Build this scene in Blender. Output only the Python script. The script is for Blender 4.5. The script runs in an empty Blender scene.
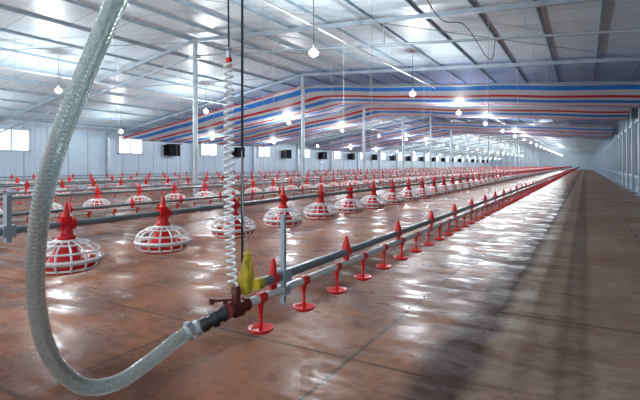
import bpy, math, random
from mathutils import Vector, Matrix, noise as mnoise
random.seed(4)
C = bpy.context.scene.collection
bpy.context.scene.view_settings.view_transform = 'Standard'
H = 1.15
XR, XL, XC = 1.9, -20.3, -9.5
ZR_, ZL_, ZC_ = 4.15, 3.0, 4.8
Y0, Y1 = -2.5, 121.0
BAY = 5.7
def zroof(x):
    if x > XC: return ZR_ + (XR-x)/(XR-XC)*(ZC_-ZR_)
    return ZL_ + (x-XL)/(XC-XL)*(ZC_-ZL_)

# ---------------- materials
def mat(name, col, rough=0.5, metal=0.0, emis=None, estr=0, trans=0, bump=None, var=0.0, vscale=8, coat=0, spec=.5):
    m = bpy.data.materials.new(name); m.use_nodes = True
    nt = m.node_tree; b = nt.nodes['Principled BSDF']
    b.inputs['Base Color'].default_value = (*col, 1)
    b.inputs['Roughness'].default_value = rough
    b.inputs['Metallic'].default_value = metal
    b.inputs['Transmission Weight'].default_value = trans
    b.inputs['Coat Weight'].default_value = coat
    b.inputs['Specular IOR Level'].default_value = spec
    if emis:
        b.inputs['Emission Color'].default_value = (*emis, 1)
        b.inputs['Emission Strength'].default_value = estr
    if var or bump:
        tc = nt.nodes.new('ShaderNodeTexCoord')
        n = nt.nodes.new('ShaderNodeTexNoise'); n.inputs['Scale'].default_value = vscale
        n.inputs['Detail'].default_value = 5
        nt.links.new(tc.outputs['Object'], n.inputs['Vector'])
        if var:
            r = nt.nodes.new('ShaderNodeValToRGB')
            r.color_ramp.elements[0].position = .3; r.color_ramp.elements[1].position = .7
            r.color_ramp.elements[0].color = (*[c*(1-var) for c in col], 1)
            r.color_ramp.elements[1].color = (*[min(1, c*(1+var*.5)) for c in col], 1)
            nt.links.new(n.outputs['Fac'], r.inputs['Fac'])
            nt.links.new(r.outputs['Color'], b.inputs['Base Color'])
        if bump:
            bp = nt.nodes.new('ShaderNodeBump'); bp.inputs['Strength'].default_value = bump
            bp.inputs['Distance'].default_value = .01
            nt.links.new(n.outputs['Fac'], bp.inputs['Height'])
            nt.links.new(bp.outputs['Normal'], b.inputs['Normal'])
    return m

class NT:
    def __init__(s, m): s.t = m.node_tree; s.b = s.t.nodes['Principled BSDF']
    def n(s, k, **kw):
        x = s.t.nodes.new(k)
        for a, v in kw.items():
            setattr(x, a, v)
        return x
    def l(s, a, b): s.t.links.new(a, b)
    def math(s, op, a, b=None, c=None):
        x = s.t.nodes.new('ShaderNodeMath'); x.operation = op
        for i, v in enumerate((a, b, c)):
            if v is None: continue
            if isinstance(v, (int, float)): x.inputs[i].default_value = v
            else: s.l(v, x.inputs[i])
        return x.outputs[0]
    def mix(s, f, a, b):
        x = s.t.nodes.new('ShaderNodeMix'); x.data_type = 'RGBA'
        if isinstance(f, (int, float)): x.inputs[0].default_value = f
        else: s.l(f, x.inputs[0])
        for i, v in ((6, a), (7, b)):
            if isinstance(v, tuple): x.inputs[i].default_value = (*v, 1)
            else: s.l(v, x.inputs[i])
        return x.outputs[2]
    def noise(s, vec, scale, detail=5, rough=.5, dist=0):
        x = s.t.nodes.new('ShaderNodeTexNoise'); x.inputs['Scale'].default_value = scale
        x.inputs['Detail'].default_value = detail; x.inputs['Roughness'].default_value = rough
        x.inputs['Distortion'].default_value = dist
        s.l(vec, x.inputs['Vector']); return x.outputs['Fac']
    def ramp(s, f, p0, p1, a=(0,0,0), b=(1,1,1)):
        x = s.t.nodes.new('ShaderNodeValToRGB')
        e = x.color_ramp.elements; e[0].position = p0; e[1].position = p1
        e[0].color = (*a, 1); e[1].color = (*b, 1)
        s.l(f, x.inputs['Fac']); return x.outputs['Color']
    def mr(s, f, a, b, c, d, smooth=False):
        x = s.t.nodes.new('ShaderNodeMapRange')
        if smooth: x.interpolation_type = 'SMOOTHSTEP'
        s.l(f, x.inputs[0])
        for i, v in enumerate((a,b,c,d)): x.inputs[i+1].default_value = v
        return x.outputs[0]

# one continuous floor: red-brown wet boards, dark wet seam, rough stained concrete walkway
M_floor = bpy.data.materials.new('floor_wet'); M_floor.use_nodes = True; k = NT(M_floor)
tc = k.n('ShaderNodeTexCoord'); co = tc.outputs['Object']
sp = k.n('ShaderNodeSeparateXYZ'); k.l(co, sp.inputs[0])
big = k.noise(co, .7, 7, .66, .8); mid = k.noise(co, 2.6, 8, .70, .4); fine = k.noise(co, 16, 5, .65)
mp = k.n('ShaderNodeMapping'); mp.inputs['Scale'].default_value = (.6, 3.0, 1); k.l(co, mp.inputs[0])
streak = k.noise(mp.outputs[0], 1.8, 8, .70, .6)
A, B_, D_ = (.195,.056,.022), (.31,.12,.058), (.075,.021,.010)
c = k.mix(k.ramp(mid, .36, .66), A, B_)
c = k.mix(k.math('MULTIPLY', k.ramp(big, .46, .60), .8), c, D_)
c = k.mix(k.math('MULTIPLY', k.ramp(streak, .55, .70), .45), c, (.38,.185,.105))
c = k.mix(k.math('MULTIPLY', k.ramp(fine, .45, .72), .5), c, D_)
def joint(o, per, w):
    return k.math('LESS_THAN', k.math('FRACT', k.math('DIVIDE', o, per)), w/per)
j = k.math('MAXIMUM', joint(sp.outputs[0], 1.22, .026), joint(sp.outputs[1], 1.22, .026))
c = k.mix(k.math('MULTIPLY', j, .75), c, (.03,.010,.007))
wk = k.mix(k.ramp(mid, .36, .66), (.23,.155,.108), (.36,.265,.195))
wk = k.mix(k.math('MULTIPLY', k.ramp(big, .46, .60), .7), wk, (.20,.095,.055))
wk = k.mix(k.math('MULTIPLY', k.ramp(fine, .42, .68), .5), wk, (.12,.08,.058))
wk = k.mix(k.math('MULTIPLY', k.ramp(streak, .53, .66), .5), wk, (.10,.062,.042))
jj = k.math('MAXIMUM', joint(sp.outputs[1], 1.9, .03), joint(k.math('ADD', sp.outputs[0], 5.3), 6.0, .02))
jw = k.math('MULTIPLY', jj, k.math('GREATER_THAN', sp.outputs[0], -.6))
wk = k.mix(k.math('MULTIPLY', jw, .8), wk, (.04,.025,.02))
xe = k.math('ADD', sp.outputs[0], k.math('MULTIPLY', k.math('SUBTRACT', mid, .5), .06))
fw = k.mr(xe, -.61, -.57, 0, 1, True)
c = k.mix(fw, c, wk)
xs = k.math('ADD', sp.outputs[0], k.math('MULTIPLY', k.math('SUBTRACT', mid, .5), .24))
seam = k.math('MULTIPLY', k.mr(xs, -.90, -.72, 0, 1, True), k.mr(xs, -.58, -.46, 1, 0, True))
c = k.mix(k.math('MULTIPLY', seam, .88), c, (.032,.014,.010))
k.l(c, k.b.inputs['Base Color'])
wet = k.math('ADD', k.math('MULTIPLY', mid, .45), k.math('MULTIPLY', streak, .55))
r1 = k.mr(wet, .42, .56, .20, .50)
r1 = k.math('ADD', r1, k.math('MULTIPLY', k.math('SUBTRACT', fine, .5), .15))
r2 = k.mr(wet, .40, .56, .26, .65)
rm = k.n('ShaderNodeMix'); k.l(fw, rm.inputs[0]); k.l(r1, rm.inputs[2]); k.l(r2, rm.inputs[3])
k.l(k.math('MAXIMUM', rm.outputs[0], .15), k.b.inputs['Roughness'])
sl = k.mr(wet, .42, .56, .16, .06)
k.l(k.math('MULTIPLY', sl, k.mr(seam, 0, 1, 1, .4)), k.b.inputs['Specular IOR Level'])
bp = k.n('ShaderNodeBump'); bp.inputs['Strength'].default_value = .16; bp.inputs['Distance'].default_value = .012
k.l(k.math('ADD', k.math('ADD', mid, k.math('MULTIPLY', fine, .2)), k.math('MULTIPLY', j, -.5)), bp.inputs['Height'])
k.l(bp.outputs[0], k.b.inputs['Normal'])

def panel_mat(name, col, line, per, axis, w=.02, var=.12, rough=.4, vs=.6, bump=.3, wrinkle=0):
    m = bpy.data.materials.new(name); m.use_nodes = True; k = NT(m)
    tc = k.n('ShaderNodeTexCoord'); co = tc.outputs['Object']
    sp = k.n('ShaderNodeSeparateXYZ'); k.l(co, sp.inputs[0])
    n = k.noise(co, vs, 5, .6)
    c = k.mix(k.ramp(n, .35, .7), tuple(x*(1-var) for x in col), col)
    f = k.math('FRACT', k.math('DIVIDE', sp.outputs[axis], per))
    j = k.math('LESS_THAN', f, w/per)
    c = k.mix(j, c, line)
    k.l(c, k.b.inputs['Base Color']); k.b.inputs['Roughness'].default_value = rough
    w2 = k.math('SINE', k.math('MULTIPLY', sp.outputs[axis], 2*math.pi/(per/4)))
    if wrinkle: w2 = k.math('ADD', k.math('MULTIPLY', w2, .25), k.math('MULTIPLY', k.noise(co, 2.2, 4, .55, .8), wrinkle))
    bp = k.n('ShaderNodeBump'); bp.inputs['Strength'].default_value = bump; bp.inputs['Distance'].default_value = .01
    k.l(w2, bp.inputs['Height']); k.l(bp.outputs[0], k.b.inputs['Normal'])
    return m

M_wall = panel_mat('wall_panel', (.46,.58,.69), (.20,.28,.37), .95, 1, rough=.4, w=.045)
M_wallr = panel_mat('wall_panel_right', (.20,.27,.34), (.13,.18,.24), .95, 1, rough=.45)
M_wallend = panel_mat('end_panel', (.46,.57,.67), (.28,.37,.46), .95, 0)
M_roof = panel_mat('roof_panel', (.72,.85,.92), (.40,.48,.55), .95, 1, w=.03, var=.16, rough=.40, bump=.18, wrinkle=5, vs=1.1)
M_galv = mat('galvanised', (.52,.58,.63), .4, .4, var=.25, vscale=5)
M_wcol = mat('blue_grey_steel', (.40,.50,.60), .5, .1, var=.2, vscale=3)
M_truss = mat('truss_paint', (.36,.42,.48), .42, .2, var=.2, vscale=3)
M_purlin = mat('purlin_steel', (.30,.40,.48), .55, .0, var=.2, vscale=3)
M_pipe = mat('grey_pipe', (.20,.24,.25), .3, .35, var=.2, vscale=6)
M_pvc = mat('pvc_pipe', (.74,.74,.70), .28, 0, var=.12, vscale=9)
M_red = mat('red_plastic', (.72,.010,.012), .35, 0, var=.15, vscale=20)
M_white = mat('white_plastic', (.92,.91,.90), .35, 0, var=.06, vscale=20)
M_black = mat('black_rubber', (.015,.017,.02), .4, 0, bump=.3)
M_darkred = mat('valve_red', (.13,.010,.012), .35, 0, var=.3, vscale=20)
M_cord = mat('cord', (.45,.45,.46), .8, spec=.1)
M_cordd = mat('dark_cord', (.03,.05,.06), .8, spec=.1)
M_yellow = mat('yellow_plastic', (.62,.46,.02), .45, 0, var=.45, vscale=35)
M_bulb = mat('bulb_glow', (1,1,1), .3, emis=(.90,.96,1), estr=40)
M_bulb.cycles.emission_sampling = 'NONE'
M_win = mat('window_daylight', (.9,.93,.95), .3, emis=(.90,.97,1), estr=.9)
M_frame = mat('window_frame', (.40,.48,.56), .4)
M_fan = mat('dark_shutter', (.006,.007,.01), .8, spec=.1)
M_pad = mat('dark_pad', (.025,.032,.045), .6, 0, var=.4, vscale=6)
M_coil = mat('coil_white', (.90,.92,.92), .25)

M_hose = bpy.data.materials.new('hose_pvc'); M_hose.use_nodes = True
k = NT(M_hose)
tc = k.n('ShaderNodeTexCoord'); uv = tc.outputs['UV']
sp = k.n('ShaderNodeSeparateXYZ'); k.l(uv, sp.inputs[0])
a = k.math('SINE', k.math('ADD', k.math('MULTIPLY', sp.outputs[0], 2*math.pi*8), k.math('MULTIPLY', sp.outputs[1], 2*math.pi*110)))
b = k.math('SINE', k.math('SUBTRACT', k.math('MULTIPLY', sp.outputs[0], 2*math.pi*8), k.math('MULTIPLY', sp.outputs[1], 2*math.pi*110)))
w = k.math('MAXIMUM', k.math('GREATER_THAN', a, .80), k.math('GREATER_THAN', b, .80))
nn_ = k.noise(tc.outputs['Object'], 9, 4, .6)
c = k.mix(w, (.44,.54,.52), (.60,.68,.66))
c = k.mix(k.math('MULTIPLY', k.ramp(nn_, .4, .65), .4), c, (.38,.46,.44))
k.l(c, k.b.inputs['Base Color'])
k.b.inputs['Roughness'].default_value = .10
k.b.inputs['Transmission Weight'].default_value = .72
k.b.inputs['IOR'].default_value = 1.25
k.b.inputs['Coat Weight'].default_value = 1.0
k.b.inputs['Coat Roughness'].default_value = .04

# tarp
M_tarp = bpy.data.materials.new('striped_tarp'); M_tarp.use_nodes = True
k = NT(M_tarp)
tc = k.n('ShaderNodeTexCoord'); uv = tc.outputs['UV']
sp = k.n('ShaderNodeSeparateXYZ'); k.l(uv, sp.inputs[0])
f = k.math('FRACT', sp.outputs[1])
rp = k.n('ShaderNodeValToRGB'); rp.color_ramp.interpolation = 'CONSTANT'
R_, W_, B_ = (.84,.04,.05,1), (.88,.95,1,1), (.04,.33,1,1)
els = [(0,R_),(.17,W_),(.38,B_),(.65,W_)]
e = rp.color_ramp.elements
e[0].position, e[0].color = els[0]; e[1].position, e[1].color = els[1]
for p, c in els[2:]:
    q = e.new(p); q.color = c
k.l(f, rp.inputs['Fac']); k.l(rp.outputs['Color'], k.b.inputs['Base Color'])
k.b.inputs['Roughness'].default_value = .6
k.b.inputs['Specular IOR Level'].default_value = .15
tl = k.n('ShaderNodeBsdfTranslucent'); k.l(rp.outputs['Color'], tl.inputs[0])
mx = k.n('ShaderNodeMixShader'); mx.inputs[0].default_value = .28
k.l(k.b.outputs[0], mx.inputs[1]); k.l(tl.outputs[0], mx.inputs[2])
k.l(mx.outputs[0], k.t.nodes['Material Output'].inputs['Surface'])

# ---------------- mesh builder
class MB:
    def __init__(s): s.v = []; s.f = []; s.m = []; s.sm = []
    def add(s, vs, fs, mi=0, smooth=False):
        o = len(s.v); s.v += [tuple(p) for p in vs]
        for f in fs: s.f.append([i+o for i in f]); s.m.append(mi); s.sm.append(smooth)
    def box(s, x0, x1, y0, y1, z0, z1, mi=0):
        vs = [(x, y, z) for x in (x0, x1) for y in (y0, y1) for z in (z0, z1)]
        s.add(vs, [(0,1,3,2),(4,6,7,5),(0,4,5,1),(2,3,7,6),(0,2,6,4),(1,5,7,3)], mi)
    def frame(s, d):
        d = d.normalized()
        up = Vector((0,0,1)) if abs(d.z) < .9 else Vector((1,0,0))
        a = d.cross(up).normalized(); return a, a.cross(d).normalized()
    def beam(s, p, q, w, h, mi=0):
        p, q = Vector(p), Vector(q); a, b = s.frame(q-p)
        vs = [c + a*sx*w/2 + b*sy*h/2 for c in (p, q) for sx, sy in ((-1,-1),(1,-1),(1,1),(-1,1))]
        s.add(vs, [(0,1,2,3),(7,6,5,4),(0,4,5,1),(1,5,6,2),(2,6,7,3),(3,7,4,0)], mi)
    def cyl(s, p, q, r1, r2=None, n=12, mi=0, cap=True):
        if r2 is None: r2 = r1
        p, q = Vector(p), Vector(q); a, b = s.frame(q-p)
        vs = []
        for c, r in ((p, r1), (q, r2)):
            for i in range(n):
                t = 2*math.pi*i/n; vs.append(c + a*math.cos(t)*r + b*math.sin(t)*r)
        s.add(vs, [(i, (i+1) % n, n+(i+1) % n, n+i) for i in range(n)], mi, True)
        if cap: s.add(vs, [tuple(range(n))[::-1], tuple(range(n, 2*n))], mi)
    def lathe(s, prof, n=20, c=(0,0,0), mi=0, smooth=True):
        vs = []
        for r, z in prof:
            for i in range(n):
                t = 2*math.pi*i/n
                vs.append((c[0]+math.cos(t)*r, c[1]+math.sin(t)*r, c[2]+z))
        fs = []
        for j in range(len(prof)-1):
            for i in range(n):
                fs.append((j*n+i, j*n+(i+1) % n, (j+1)*n+(i+1) % n, (j+1)*n+i))
        s.add(vs, fs, mi, smooth)
    def torus(s, R, r, z, n=24, k=6, mi=0, c=(0,0)):
        vs = []; fs = []
        for i in range(n):
            t = 2*math.pi*i/n
            for j in range(k):
                u = 2*math.pi*j/k
                vs.append((c[0]+math.cos(t)*(R+r*math.cos(u)), c[1]+math.sin(t)*(R+r*math.cos(u)), z+r*math.sin(u)))
        for i in range(n):
            for j in range(k):
                fs.append((i*k+j, ((i+1) % n)*k+j, ((i+1) % n)*k+(j+1) % k, i*k+(j+1) % k))
        s.add(vs, fs, mi, True)
    def tube(s, pts, r, n=8, mi=0, rf=None, cap=True):
        pts = [Vector(p) for p in pts]; N = len(pts)
        a = None; vs = []
        for i, p in enumerate(pts):
            d = (pts[min(i+1, N-1)] - pts[max(i-1, 0)]).normalized()
            if a is None: a, _ = s.frame(d)
            a = (a - d*a.dot(d)).normalized(); b = d.cross(a)
            for j in range(n):
                t = 2*math.pi*j/n
                rr = r if rf is None else rf(i, t)
                vs.append(p + a*math.cos(t)*rr + b*math.sin(t)*rr)
        fs = [(i*n+j, i*n+(j+1) % n, (i+1)*n+(j+1) % n, (i+1)*n+j) for i in range(N-1) for j in range(n)]
        s.add(vs, fs, mi, True)
        if cap: s.add(vs, [tuple(range(n))[::-1], tuple(range((N-1)*n, N*n))], mi)
    def obj(s, name, mats, loc=(0,0,0)):
        me = bpy.data.meshes.new(name); me.from_pydata(s.v, [], s.f); 
        for m in (mats if isinstance(mats, (list, tuple)) else [mats]): me.materials.append(m)
        me.polygons.foreach_set('material_index', s.m); me.polygons.foreach_set('use_smooth', s.sm)
        me.update()
        o = bpy.data.objects.new(name, me); o.location = loc; C.objects.link(o); return o

def catmull(P, per):
    P = [Vector(p) for p in P]; out = []
    Q = [P[0]*2-P[1]] + P + [P[-1]*2-P[-2]]
    for i in range(1, len(Q)-2):
        p0, p1, p2, p3 = Q[i-1:i+3]
        for j in range(per):
            t = j/per
            out.append(.5*((2*p1)+(p2-p0)*t+(2*p0-5*p1+4*p2-p3)*t*t+(3*p1-p0-3*p2+p3)*t**3))
    out.append(P[-1]); return out

def thing(o, label, cat, group=None):
    o['label'] = label; o['category'] = cat
    if group: o['group'] = group
    return o
def child(o, p, label=None):
    o.parent = p
    if label: o['label'] = label
    return o
def empty(name, loc):
    o = bpy.data.objects.new(name, None); o.location = loc; o.empty_display_size = .1; C.objects.link(o); return o
def struct(o): o['kind'] = 'structure'; return o
def copy_thing(src, loc, kids=()):
    o = src.copy(); o.location = loc; C.objects.link(o)
    for c in kids:
        q = c.copy(); q.parent = o; C.objects.link(q)
    return o

# ---------------- shell
m = MB(); m.box(XL, XR, Y0, Y1, -.1, 0); struct(m.obj('floor', M_floor))
m = MB(); m.box(XL-.1, XL, Y0, Y1, -.1, ZL_+.05); struct(m.obj('wall_left', M_wall))
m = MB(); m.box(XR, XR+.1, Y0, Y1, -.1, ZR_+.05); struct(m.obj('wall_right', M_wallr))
m = MB()
m.add([(XL,Y1,-.1),(XR,Y1,-.1),(XR,Y1,ZR_),(XC,Y1,ZC_),(XL,Y1,ZL_),(XL,Y1+.1,-.1),(XR,Y1+.1,-.1),(XR,Y1+.1,ZR_),(XC,Y1+.1,ZC_),(XL,Y1+.1,ZL_)],
      [(0,1,2,3,4),(9,8,7,6,5),(0,5,6,1),(1,6,7,2),(2,7,8,3),(3,8,9,4),(4,9,5,0)])
struct(m.obj('wall_far', M_wallend))
m = MB()
m.add([(XL,Y0,ZL_),(XC,Y0,ZC_),(XR,Y0,ZR_),(XL,Y1,ZL_),(XC,Y1,ZC_),(XR,Y1,ZR_)]+[(XL,Y0,ZL_+.1),(XC,Y0,ZC_+.1),(XR,Y0,ZR_+.1),(XL,Y1,ZL_+.1),(XC,Y1,ZC_+.1),(XR,Y1,ZR_+.1)],
      [(0,1,4,3),(1,2,5,4),(6,9,10,7),(7,10,11,8),(0,6,7,1),(1,7,8,2),(3,4,10,9),(4,5,11,10)])
struct(m.obj('ceiling', M_roof))
m = MB(); m.box(XL, XL+.05, Y0, Y1, 0, .30); struct(m.obj('baseboard_left', M_frame))
m = MB(); m.box(XR-.05, XR, Y0, Y1, 0, .25); struct(m.obj('baseboard_right', M_frame))
m = MB(); m.box(XL, XL+.06, Y0, Y1, ZL_-.22, ZL_-.08); struct(m.obj('trim_1', M_truss))
m = MB(); m.box(XR-.06, XR, Y0, Y1, ZR_-.26, ZR_-.08); struct(m.obj('trim_2', M_truss))

n = 1
for i in range(0, 20):
    y = 9.96+BAY*i
    m = MB(); x = XL+.02
    m.box(x-.015, x, y-.7, y+.7, 1.75, 2.6, 0)
    for a in ((y-.75,y-.69,1.70,2.65),(y+.69,y+.75,1.70,2.65),(y-.75,y+.75,1.70,1.76),(y-.75,y+.75,2.59,2.65),(y-.02,y+.02,1.75,2.6)):
        m.box(x-.015, x+.04, *a, 1)
    struct(m.obj('window_%d' % n, [M_win, M_frame])); n += 1
m = MB(); m.box(-1.6, .6, Y1-.05, Y1, .01, 2.4, 0); m.box(-.52,-.48,Y1-.07,Y1-.05,.01,2.4,1); struct(m.obj('door_1', [M_frame, M_truss]))

# black boxed vents on left wall
m = MB(); m.box(0, .42, -.36, .36, -.28, .26, 0); m.box(.42,.46,-.40,.40,-.32,.30,0); m.beam((.0,0,.26),(.5,0,.34),.9,.03)
for z in (-.16,-.04,.08): m.beam((.46,-.34,z),(.46,.34,z),.03,.02)
vent = m.obj('wall_vent', M_fan, (XL, 18.2, 1.97)); thing(vent, 'black boxed air vent protruding from the pale wall', 'vent', 'black wall vents')
for i in range(1, 18): copy_thing(vent, (XL, 18.2+BAY*i, 1.97))
# dark ventilation panels on right wall
m = MB(); m.box(-.04, 0, -1.05, 1.05, -1.05, 1.15, 0)
for q in (-1.07, 1.07): m.box(-.10, 0, q-.035, q+.035, -1.08, 1.18, 1)
for q in (-1.07, 1.17): m.box(-.10, 0, -1.1, 1.1, q-.035, q+.035, 1)
pad = m.obj('ventilation_panel', [M_pad, M_frame], (XR, 2.335, 1.75)); thing(pad, 'dark framed ventilation panel recessed between wall columns', 'ventilation panel', 'dark ventilation panels')
for i in range(1, 41): copy_thing(pad, (XR, 2.335+BAY/2*i, 1.75))

# wall columns
m = MB(); m.box(0,.16,-.06,.06,0,ZL_-.1); m.box(0,.24,-.12,.12,0,.03)
c0 = m.obj('wall_column', M_galv, (XL+.05, 8.6, 0)); thing(c0, 'galvanised steel wall column under the eave', 'column', 'wall columns')
for i in range(1, 20): copy_thing(c0, (XL+.05, 8.6+BAY*i, 0))
m = MB(); m.box(-.12,0,-.09,.09,0,ZR_-.1); m.box(-.22,0,-.15,.15,0,.04)
c0 = m.obj('wall_column', M_wcol, (XR-.05, .91, 0)); thing(c0, 'blue-grey steel wall column beside the walkway', 'column', 'wall columns')
for i in range(1, 42): copy_thing(c0, (XR-.05, .91+BAY/2*i, 0))

# centre poles
m = MB(); m.cyl((0,0,.02),(0,0,ZC_-.12),.07,n=14); m.box(-.14,.14,-.14,.14,0,.025); m.box(-.12,.12,-.12,.12,ZC_-.66,ZC_-.60)
c0 = m.obj('support_pole', M_galv, (XC, 3.76, 0)); thing(c0, 'round galvanised pole holding up the roof truss', 'pole', 'roof support poles')
for i in range(1, 21): copy_thing(c0, (XC, 3.76+BAY*i, 0))

# trusses
m = MB()
def off(x, d): return (x, 0, zroof(x)-d)
for xa, xb, db in ((XL+.05, XC, .58), (XC, XR-.05, .80)):
    m.beam(off(xa,.15), off(xb,.15), .07, .10)
    m.cyl(off(xa,.58), off(xb,db), .027, n=8)
    for i in (1,2,3): 
        x0 = xa+(xb-xa)*i/4; m.cyl(off(x0,.58+(db-.58)*i/4), off(x0,.16), .012, n=6)
tr = m.obj('roof_truss', M_truss, (0, 3.76-BAY, 0)); thing(tr, 'steel rafter with a straight tie pipe under the pitched roof', 'truss', 'roof trusses')
for i in range(1, 22): copy_thing(tr, (0, 3.76-BAY+BAY*i, 0))
first = None
for i in range(20):
    x = XL+.5+i*(XR-XL-1.0)/19
    z = zroof(x)-.045
    if first is None:
        m = MB(); m.box(-.016,.016,Y0,Y1,-.015,.045); first = m.obj('roof_purlin', M_purlin, (x,0,z))
        thing(first, 'long grey steel purlin running under the roof panels', 'beam', 'roof purlins')
    else: copy_thing(first, (x,0,z))
for j, y in enumerate((3.76, 9.46)):
    for xa, xb in ((-9.5,-3.9),(-3.9,1.6),(-15,-9.5)):
        m = MB(); m.cyl((xa,y,zroof(xa)-.2),(xb,y+BAY,zroof(xb)-.2),.011,n=6)
        o = m.obj('bracing_rod', M_truss); thing(o, 'thin diagonal steel bracing rod between roof trusses', 'rod', 'bracing rods')
for x, z in ((-4.4,3.75),(-12.6,3.6)):
    m = MB(); m.cyl((x,Y0,z),(x,Y1,z),.02,n=8); o = m.obj('electrical_conduit', M_white)
    thing(o, 'white lighting conduit strung along the trusses', 'conduit', 'lighting conduits')

# tarps
for ti, (ya, yb) in enumerate(((14.6, 26.9), (32.0, 44.0))):
    m = MB(); nx, ny = 90, int((yb-ya)*6); vs = []; uvs = []
    for j in range(ny+1):
        y = ya+(yb-ya)*j/ny
        for i in range(nx+1):
            x = XL+.5+(XR-XL-.9)*i/nx
            z = zroof(x)-.635 - (.19*(x-XC)/11.5 if x > XC else 0)
            ph = (y-15.16)/BAY
            ed = min(1, (x-XL)/9)
            z -= .27*ed*abs(math.sin(math.pi*ph)) + .010*math.sin(x*2.1+y*.6) + .012*math.sin(x*1.1+1)
            vs.append((x, y, z)); uvs.append((x, (y-ya)/1.75 + .008*math.sin(x*1.3)))
    fs = [(j*(nx+1)+i, j*(nx+1)+i+1, (j+1)*(nx+1)+i+1, (j+1)*(nx+1)+i) for j in range(ny) for i in range(nx)]
    m.add(vs, fs, 0, True); tp = m.obj('striped_tarpaulin', M_tarp)
    ul = tp.data.uv_layers.new(name='UVMap')
    for lp in tp.data.loops: ul.data[lp.index].uv = uvs[lp.vertex_index]
    thing(tp, 'red, white and blue striped tarpaulin slung beneath the trusses', 'tarpaulin', 'striped tarpaulins')

# lamps
def build_lamp(x, y, z):
    e = empty('hanging_lamp', (x, y, z)); top = zroof(x)-.1-z
    m = MB(); m.cyl((0,0,.1),(0,0,top),.006,n=6); a = child(m.obj('cord', M_cordd), e)
    m = MB(); m.lathe([(0.001,.15),(.022,.145),(.026,.08),(.03,.06)], 12); m.cyl((0,0,.05),(0,0,.07),.03,n=12); b = child(m.obj('socket', M_white), e)
    m = MB(); m.lathe([(.02,.065),(.05,.04),(.085,0),(.079,-.035),(.048,-.070),(.001,-.085)], 16); c = child(m.obj('bulb', M_bulb), e)
    thing(e, 'glowing white bulb hanging on a cord from the roof', 'lamp', 'ceiling bulbs')
    return e, (a, b, c)
PW = 225
for x, z in ((-4.4,3.26),(-12.6,3.22),(-17.6,2.62)):
    e, kids = build_lamp(x, 1.7, z)
    for i in range(0, 21):
        y = 1.7+BAY*i
        p = copy_thing(e, (x,y,z), kids) if i else e
        L = bpy.data.lights.new('bulb_light', 'POINT'); L.energy = PW*(1.0 if x != -17.6 else .4); L.shadow_soft_size = .08
        L.color = (.88,.955,1)
        lo = bpy.data.objects.new('bulb_light', L); lo.location = (0,0,-.18); lo.parent = p; C.objects.link(lo)

# ---------------- feeder pans
def pan_parts(n=28, ribs=15, rr=.0062):
    g = MB()
    g.lathe([(.176,.048),(.188,.060),(.194,.074),(.180,.074),(.172,.056)], n)
    g.torus(.188,.011,.067,n,6)
    g.torus(.164,.007,.018,n,6)
    grill = MB()
    for i in range(ribs):
        t = 2*math.pi*i/ribs; c, s_ = math.cos(t), math.sin(t)
        grill.tube([(c*r,s_*r,z) for r,z in ((.158,.010),(.180,.034),(.190,.066),(.182,.098),(.162,.126),(.114,.152),(.056,.168))], rr, 5)
    grill.torus(.175,rr,.112,n,5); grill.torus(.116,rr,.152,n,5); grill.torus(.058,rr*1.5,.168,16,5)
    red = MB()
    red.lathe([(.001,-.006),(.12,-.008),(.146,-.002),(.164,.028),(.172,.056),(.158,.026),(.13,.010),(.001,.010)], n)
    red.lathe([(.130,.022),(.098,.06),(.066,.11),(.054,.15),(.048,.180),(.051,.182),(.051,.194),(.040,.198),(.034,.225),(.033,.26)], 20)
    red.cyl((0,-.040,.261),(0,.040,.261),.030,n=14)
    red.cyl((0,-.045,.261),(0,-.037,.261),.034,n=14); red.cyl((0,.037,.261),(0,.045,.261),.034,n=14)
    red.lathe([(.031,.280),(.029,.300),(.032,.302),(.032,.308),(.023,.312),(.017,.348),(.009,.384),(.001,.387)], 14)
    return g, grill, red
rows = [(-2.6, .546), (-6.35, .47), (-10.1, .46), (-13.85, .46), (-17.6, .46)]
pos = []
for ri, (x, z) in enumerate(rows):
    y = 2.28 if ri == 0 else 4.32 + .2*(ri-1)
    yy = y
    while yy > .40*abs(x): yy -= .75
    if ri == 0: yy = .78
    while yy < Y1-3:
        q = yy + (.045 if ri == 0 and 1.5 < yy < 1.56 else 0)
        if q > .40*abs(x)-.2 or ri == 0: pos.append((math.hypot(x, q), x, q, z, ri))
        yy += .75
pos.sort()
g, gr, rd = pan_parts()
e0 = empty('feeder_pan', (0,0,-50))
k1 = child(g.obj('rim', M_white), e0); k2 = child(gr.obj('grill', M_white), e0); k3 = child(rd.obj('red_pan', M_red), e0)
s1 = MB(); 
g, gr, rd = pan_parts(16, 10, .0100)
for src, mi in ((g,0),(gr,0),(rd,1)):
    o = len(s1.v); s1.v += src.v; s1.f += [[i+o for i in f] for f in src.f]; s1.m += [mi]*len(src.f); s1.sm += src.sm
small = s1.obj('feeder_pan', [M_white, M_red], (0,0,-50))
lab = 'round white feeder pan with red cone on the feed pipe'
used_first = used_small = False
stuff = MB()
for i, (d, x, y, z, ri) in enumerate(pos):
    gname = 'feeder pans on feed line ' + 'one two three four five'.split()[ri]
    if i < 60:
        if not used_first: o = e0; o.location = (x,y,z); used_first = True
        else: o = copy_thing(e0, (x,y,z), (k1,k2,k3))
    elif i < 298:
        if not used_small: o = small; o.location = (x,y,z); used_small = True
        else: o = copy_thing(small, (x,y,z))
    else:
        stuff.lathe([(.16,.02),(.184,.058),(.172,.13),(.056,.18)], 8, (x,y,z), 0)
        stuff.lathe([(.001,.0),(.15,.004),(.165,.03)], 8, (x,y,z), 1)
        stuff.lathe([(.07,.18),(.05,.2),(.04,.28),(.015,.38)], 6, (x,y,z), 1)
        continue
    thing(o, lab, 'poultry feeder', gname)
o = stuff.obj('feeder_pan_rows', [M_white, M_red]); o['kind'] = 'stuff'
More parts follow.
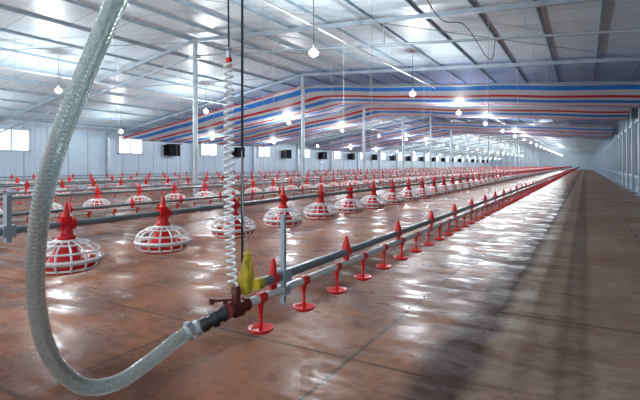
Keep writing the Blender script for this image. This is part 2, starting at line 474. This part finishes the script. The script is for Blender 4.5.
thing(o, 'far rows of white and red feeder pans', 'poultry feeder')

def cords(parent, px, z, ylocal, zo=0, n=11):
    src = None
    for i in range(n):
        if src is None:
            m = MB(); m.cyl((0,0,z),(0,0,zroof(px)-.05-zo),.0035,n=5)
            src = m.obj('suspension_cord', M_cord); c = src
        else:
            c = src.copy(); C.objects.link(c)
        c.parent = parent; c.location = (0, 5.975+2.85*i-ylocal, 0)
for i, (x, z) in enumerate(rows):
    e = empty('feed_line', (x, 0, 0)); zz = z+.261; y0 = .35*abs(x) if x != -2.6 else .7
    m = MB(); m.cyl((0,y0,zz),(0,Y1-2,zz),.021,n=12); 
    y = y0+2.0
    while y < 60: m.cyl((0,y-.05,zz),(0,y+.05,zz),.026,n=12); y += 3.0
    child(m.obj('feed_pipe', M_pipe), e)
    cords(e, x, zz, 0)
    if i == 0:
        m = MB(); m.box(-.018,.018,-.012,.012,-.06,.19); m.box(-.03,.03,-.03,.03,-.03,.03)
        child(m.obj('height_bracket', M_truss, (0,1.26,.807)), e, 'upright steel bracket')
    thing(e, 'grey auger feed pipe carrying a row of feeder pans', 'feed line', 'feed lines')

# ---------------- drinker lines
UT = .056
def cup_mesh():
    m = MB()
    m.cyl((0,-.020,0),(0,.020,0),.021,n=12)
    m.cyl((0,0,-.015),(0,0,-.055),.012,.008,n=10)
    m.cyl((0,0,-.05),(0,0,-.120),.0065,n=8)
    m.lathe([(.001,-.130),(.026,-.128),(.042,-.119),(.050,-.108),(.047,-.107),(.036,-.115),(.001,-.121)], 20)
    return m
def saddle_mesh():
    m = MB()
    m.cyl((0,-.022,UT),(0,.022,UT),.0235,n=12)
    m.box(-.010,.010,-.014,.014,-.020,UT)
    m.lathe([(.025,UT+.014),(.022,UT+.028),(.012,UT+.060),(.007,UT+.080),(.001,UT+.082)], 12)
    return m
cup_me = cup_mesh().obj('cup', M_red); sad_me = saddle_mesh().obj('saddle', M_red)
lines = [(-1.035,1.20,.66,100,80),(-4.5,1.9,.645,100,30),(-8.2,3.4,.63,60,0),(-12.0,5,.63,0,0),(-15.7,6.6,.63,0,0)]
for li, (x, ys, z, nc, ns) in enumerate(lines):
    e = empty('drinker_line', (x, ys, z))
    thing(e, 'hose-fed water pipe with red cups and grey support tube' if li == 0 else 'white water pipe with red cups and grey support tube', 'drinker line', 'drinker lines')
    m = MB(); m.cyl((0,0,0),(0,Y1-2-ys,0),.0165,n=12); child(m.obj('water_pipe', M_pvc), e)
    m = MB(); m.cyl((0,.13,UT),(0,Y1-2-ys,UT),.0185,n=12); child(m.obj('support_tube', M_pipe), e)
    st = MB(); i = 0; y = .16
    while y < Y1-3-ys:
        if i < nc:
            c = cup_me if (li==0 and i==0) else cup_me.copy()
            if not (li==0 and i==0): C.objects.link(c)
            c.parent = e; c.location = (0,y,0)
        else:
            st.cyl((0,y,0),(0,y,-.10),.008,n=4); st.lathe([(.001,-.132),(.044,-.118),(.050,-.104)], 6, (0,y,0))
        i += 1; y += .30
    o = child(st.obj('cup_row', M_red), e, 'far red drinking cups'); o['kind'] = 'stuff'
    y = .86; i = 0; st = MB()
    while y < Y1-3-ys:
        if i < ns:
            c = sad_me if (li==0 and i==0) else sad_me.copy()
            if not (li==0 and i==0): C.objects.link(c)
            c.parent = e; c.location = (0,y,0)
        else: st.lathe([(.024,.065),(.011,.11),(.001,.133)], 6, (0,y,0))
        i += 1; y += .735
    if li < 3:
        o = child(st.obj('saddle_row', M_red), e, 'far red hanger saddles'); o['kind'] = 'stuff'
    if li == 0:
        m = MB()
        d0 = Vector((-1.108,1.128,.614))-Vector((x,ys,z)); d1 = Vector((-.008,.0,-.003))
        for t in range(3):
            a_ = d0.lerp(d1, t/3+.04); b_ = d0.lerp(d1, (t+.7)/3); m.cyl(a_, b_, (.026,.029,.026)[t], n=16)
        m.cyl(d0, d1, .021, n=16)
        child(m.obj('hose_coupling', M_black), e, 'black hose coupling')
        m = MB(); m.cyl((0,-.02,0),(0,.075,0),.022,n=14); m.cyl((0,.02,0),(0,.02,.062),.016,n=14); m.cyl((0,.02,.05),(0,.02,.075),.019,.014,n=8)
        m.cyl((0,-.022,0),(0,-.008,0),.026,n=8); m.cyl((0,.06,0),(0,.078,0),.026,n=8)
        m.box(-.019,.019,0,.045,-.026,.021)
        child(m.obj('tee_valve', M_darkred), e, 'dark red tee valve')
        m = MB(); m.cyl((-.03,.0,.0),(-.03,.0,.035),.008,n=10); m.beam((-.062,-.03,.03),(-.005,.02,.03),.012,.009); m.cyl((-.063,-.031,.018),(-.063,-.031,.038),.009,n=10)
        child(m.obj('valve_handle', M_darkred), e)
        m = MB(); m.box(-.009,.009,.298,.314,-.055,.295); m.box(-.024,.024,.280,.332,.03,.080); m.box(-.022,.022,.287,.325,-.02,.015)
        child(m.obj('height_post', M_truss), e, 'upright galvanised post clamped to the tube')
        m = MB(); m.box(-.006,.006,.22,.255,-.01,UT+.02); m.lathe([(.014,UT+.016),(.012,UT+.05),(.006,UT+.075),(.001,UT+.078)], 10, (0,.238,0)); m.cyl((0,.222,UT),(0,.254,UT),.0225,n=12)
        child(m.obj('end_clip', M_red), e, 'small red clip')
        m = MB(); m.cyl((-.011,.067,.04),(-.011,.067,zroof(x)-.05-z),.0042,n=8)
        child(m.obj('suspension_rope', M_cordd), e, 'dark suspension rope')
        m = MB(); m.cyl((0,.125,UT),(0,.160,UT),.0215,n=12)
        child(m.obj('tape_wrap', M_yellow), e, 'yellow tape wrap')
    cords(e, x, UT, ys, z, 11)

# yellow folded strap: upright, angular
m = MB()
prof = [(.005,.084),(.008,.070),(.010,.058),(.016,.045),(.021,.02),(.024,0),(.026,-.02),(.026,-.045),(.024,-.066),(.020,-.074),(.001,-.074)]
m.lathe(prof, 14, smooth=False)
for i, v in enumerate(m.v):
    p = Vector(v); nv = mnoise.noise(p*45)*.006 + mnoise.noise(p*120)*.003
    ang = math.atan2(p.y, p.x); r = math.hypot(p.x, p.y)
    fold = 1+.25*math.sin(ang*3+p.z*12)*min(1, max(0, (.07-p.z)/.05))
    r2 = r*fold+nv*min(1, r/.01)
    m.v[i] = (math.cos(ang)*r2*.9-.06*(.07-p.z), math.sin(ang)*r2*.45, p.z+nv*.6)
e = empty('yellow_strap', (-1.018,1.262,.775))
b = child(m.obj('strap_band', M_yellow), e); b.rotation_euler = (0,0,.5)
m = MB(); m.torus(.012,.004,.066,14,6); child(m.obj('tie_ring', M_yellow), e)
m = MB(); m.tube(catmull([(.0,0,.07),(-.008,.003,.125),(-.020,.0,.215),(-.026,-.0,.425)],6),.0022,6)
child(m.obj('tie_string', M_cord), e)
thing(e, 'yellow crumpled strap tied over the pipe end', 'strap')

# coil tube
m = MB(); pts = []; T = 33; cx, cy = -1.068, 1.222
for i in range(T*16+1):
    t = i/16; a = 2*math.pi*t; f_ = t/T
    pts.append((cx+.0145*math.cos(a)+.02*(1-f_)**6, cy+.0145*math.sin(a), .735+f_*.765))
m.tube(pts, .0046, 8)
e = empty('coiled_air_tube', (0,0,0)); child(m.obj('coil', M_coil), e)
m = MB(); m.cyl((cx,cy,1.495),(cx,cy,1.52),.012,n=10); child(m.obj('tube_clip', M_red), e, 'red end clip')
m = MB(); m.cyl((cx,cy,1.52),(cx,cy,1.545),.009,n=10); m.torus(.011,.003,1.552,12,5,0,(cx,cy)); child(m.obj('metal_ring', M_galv), e, 'metal hanging ring')
m = MB(); m.tube([(cx,cy,1.55),(cx-.01,cy,2.2),(cx-.03,cy,3.55)], .003, 6); child(m.obj('hanging_cord', M_cordd), e)
thing(e, 'white coiled tube hanging above the valve', 'coiled tube')

m = MB(); m.tube(catmull([(-2.3,6.5,4.2),(-2.1,7.6,3.6),(-1.9,8.6,3.7),(-1.6,9.4,3.2),(-1.5,9.46,3.7)],10),.008,6)
o = m.obj('loose_cable', M_cordd); thing(o, 'loose dark cable drooping from the roof trusses', 'cable')

# ---------------- hose
P = [(-.95,1.1,3.6),(-.90,.95,3.1),(-.885,.85,2.5),(-.915,.76,1.95),(-.959,.718,1.592),(-.980,.706,1.521),(-1.011,.688,1.437),(-1.073,.675,1.320),(-1.133,.663,1.200),(-1.194,.663,1.074),
(-1.241,.671,.941),(-1.284,.692,.813),(-1.309,.724,.677),(-1.310,.770,.5675),(-1.280,.833,.494),(-1.231,.907,.4896),(-1.184,.992,.535),(-1.145,1.065,.585),(-1.106,1.132,.616)]
dense = catmull(P, 60)
acc = [0]
for i in range(1, len(dense)): acc.append(acc[-1]+(dense[i]-dense[i-1]).length)
Ltot = acc[-1]; step = .0022; Nn = int(Ltot/step); pts = []; j = 0
for i in range(Nn+1):
    s = Ltot*i/Nn
    while j < len(acc)-2 and acc[j+1] < s: j += 1
    t = (s-acc[j])/max(1e-9, acc[j+1]-acc[j]); pts.append(dense[j].lerp(dense[j+1], min(1,t)))
nn = 20; pitch = .012
def rf(i, t): return .0238*(1+.016*math.cos(2*math.pi*i*step/pitch - t))
m = MB(); m.tube(pts, .0238, nn, 0, rf, cap=False)
e = empty('water_hose', (0,0,0)); ho = child(m.obj('hose', M_hose), e)
ul = ho.data.uv_layers.new(name='UVMap')
for poly in ho.data.polygons:
    for li_ in poly.loop_indices:
        vi = ho.data.loops[li_].vertex_index
        ul.data[li_].uv = ((vi % nn)/nn, (vi//nn)*step/Ltot)
m = MB()
m.cyl(pts[-26], pts[-20], .0262, n=20); m.cyl(pts[-12], pts[-6], .0262, n=20)
a_ = pts[-23]; m.box(a_.x-.008,a_.x+.008,a_.y-.012,a_.y+.006,a_.z+.022,a_.z+.036)
child(m.obj('hose_clamp', M_galv), e, 'steel hose clamps')
thing(e, 'thick translucent reinforced hose looping down to the pipe end', 'hose')

# ---------------- world + camera
w = bpy.data.worlds.new('World'); bpy.context.scene.world = w; w.use_nodes = True
w.node_tree.nodes['Background'].inputs[0].default_value = (.84,.93,1,1)
w.node_tree.nodes['Background'].inputs[1].default_value = 1.6
cam = bpy.data.cameras.new('camera'); cam.sensor_width = 36; cam.lens = 36*460/640; cam.shift_y = -35/640
cam.clip_start = .02; cam.clip_end = 400
co = bpy.data.objects.new('camera', cam); co.location = (0,0,H)
co.rotation_euler = (math.pi/2, 0, math.atan(265/460)); C.objects.link(co)
bpy.context.scene.camera = co
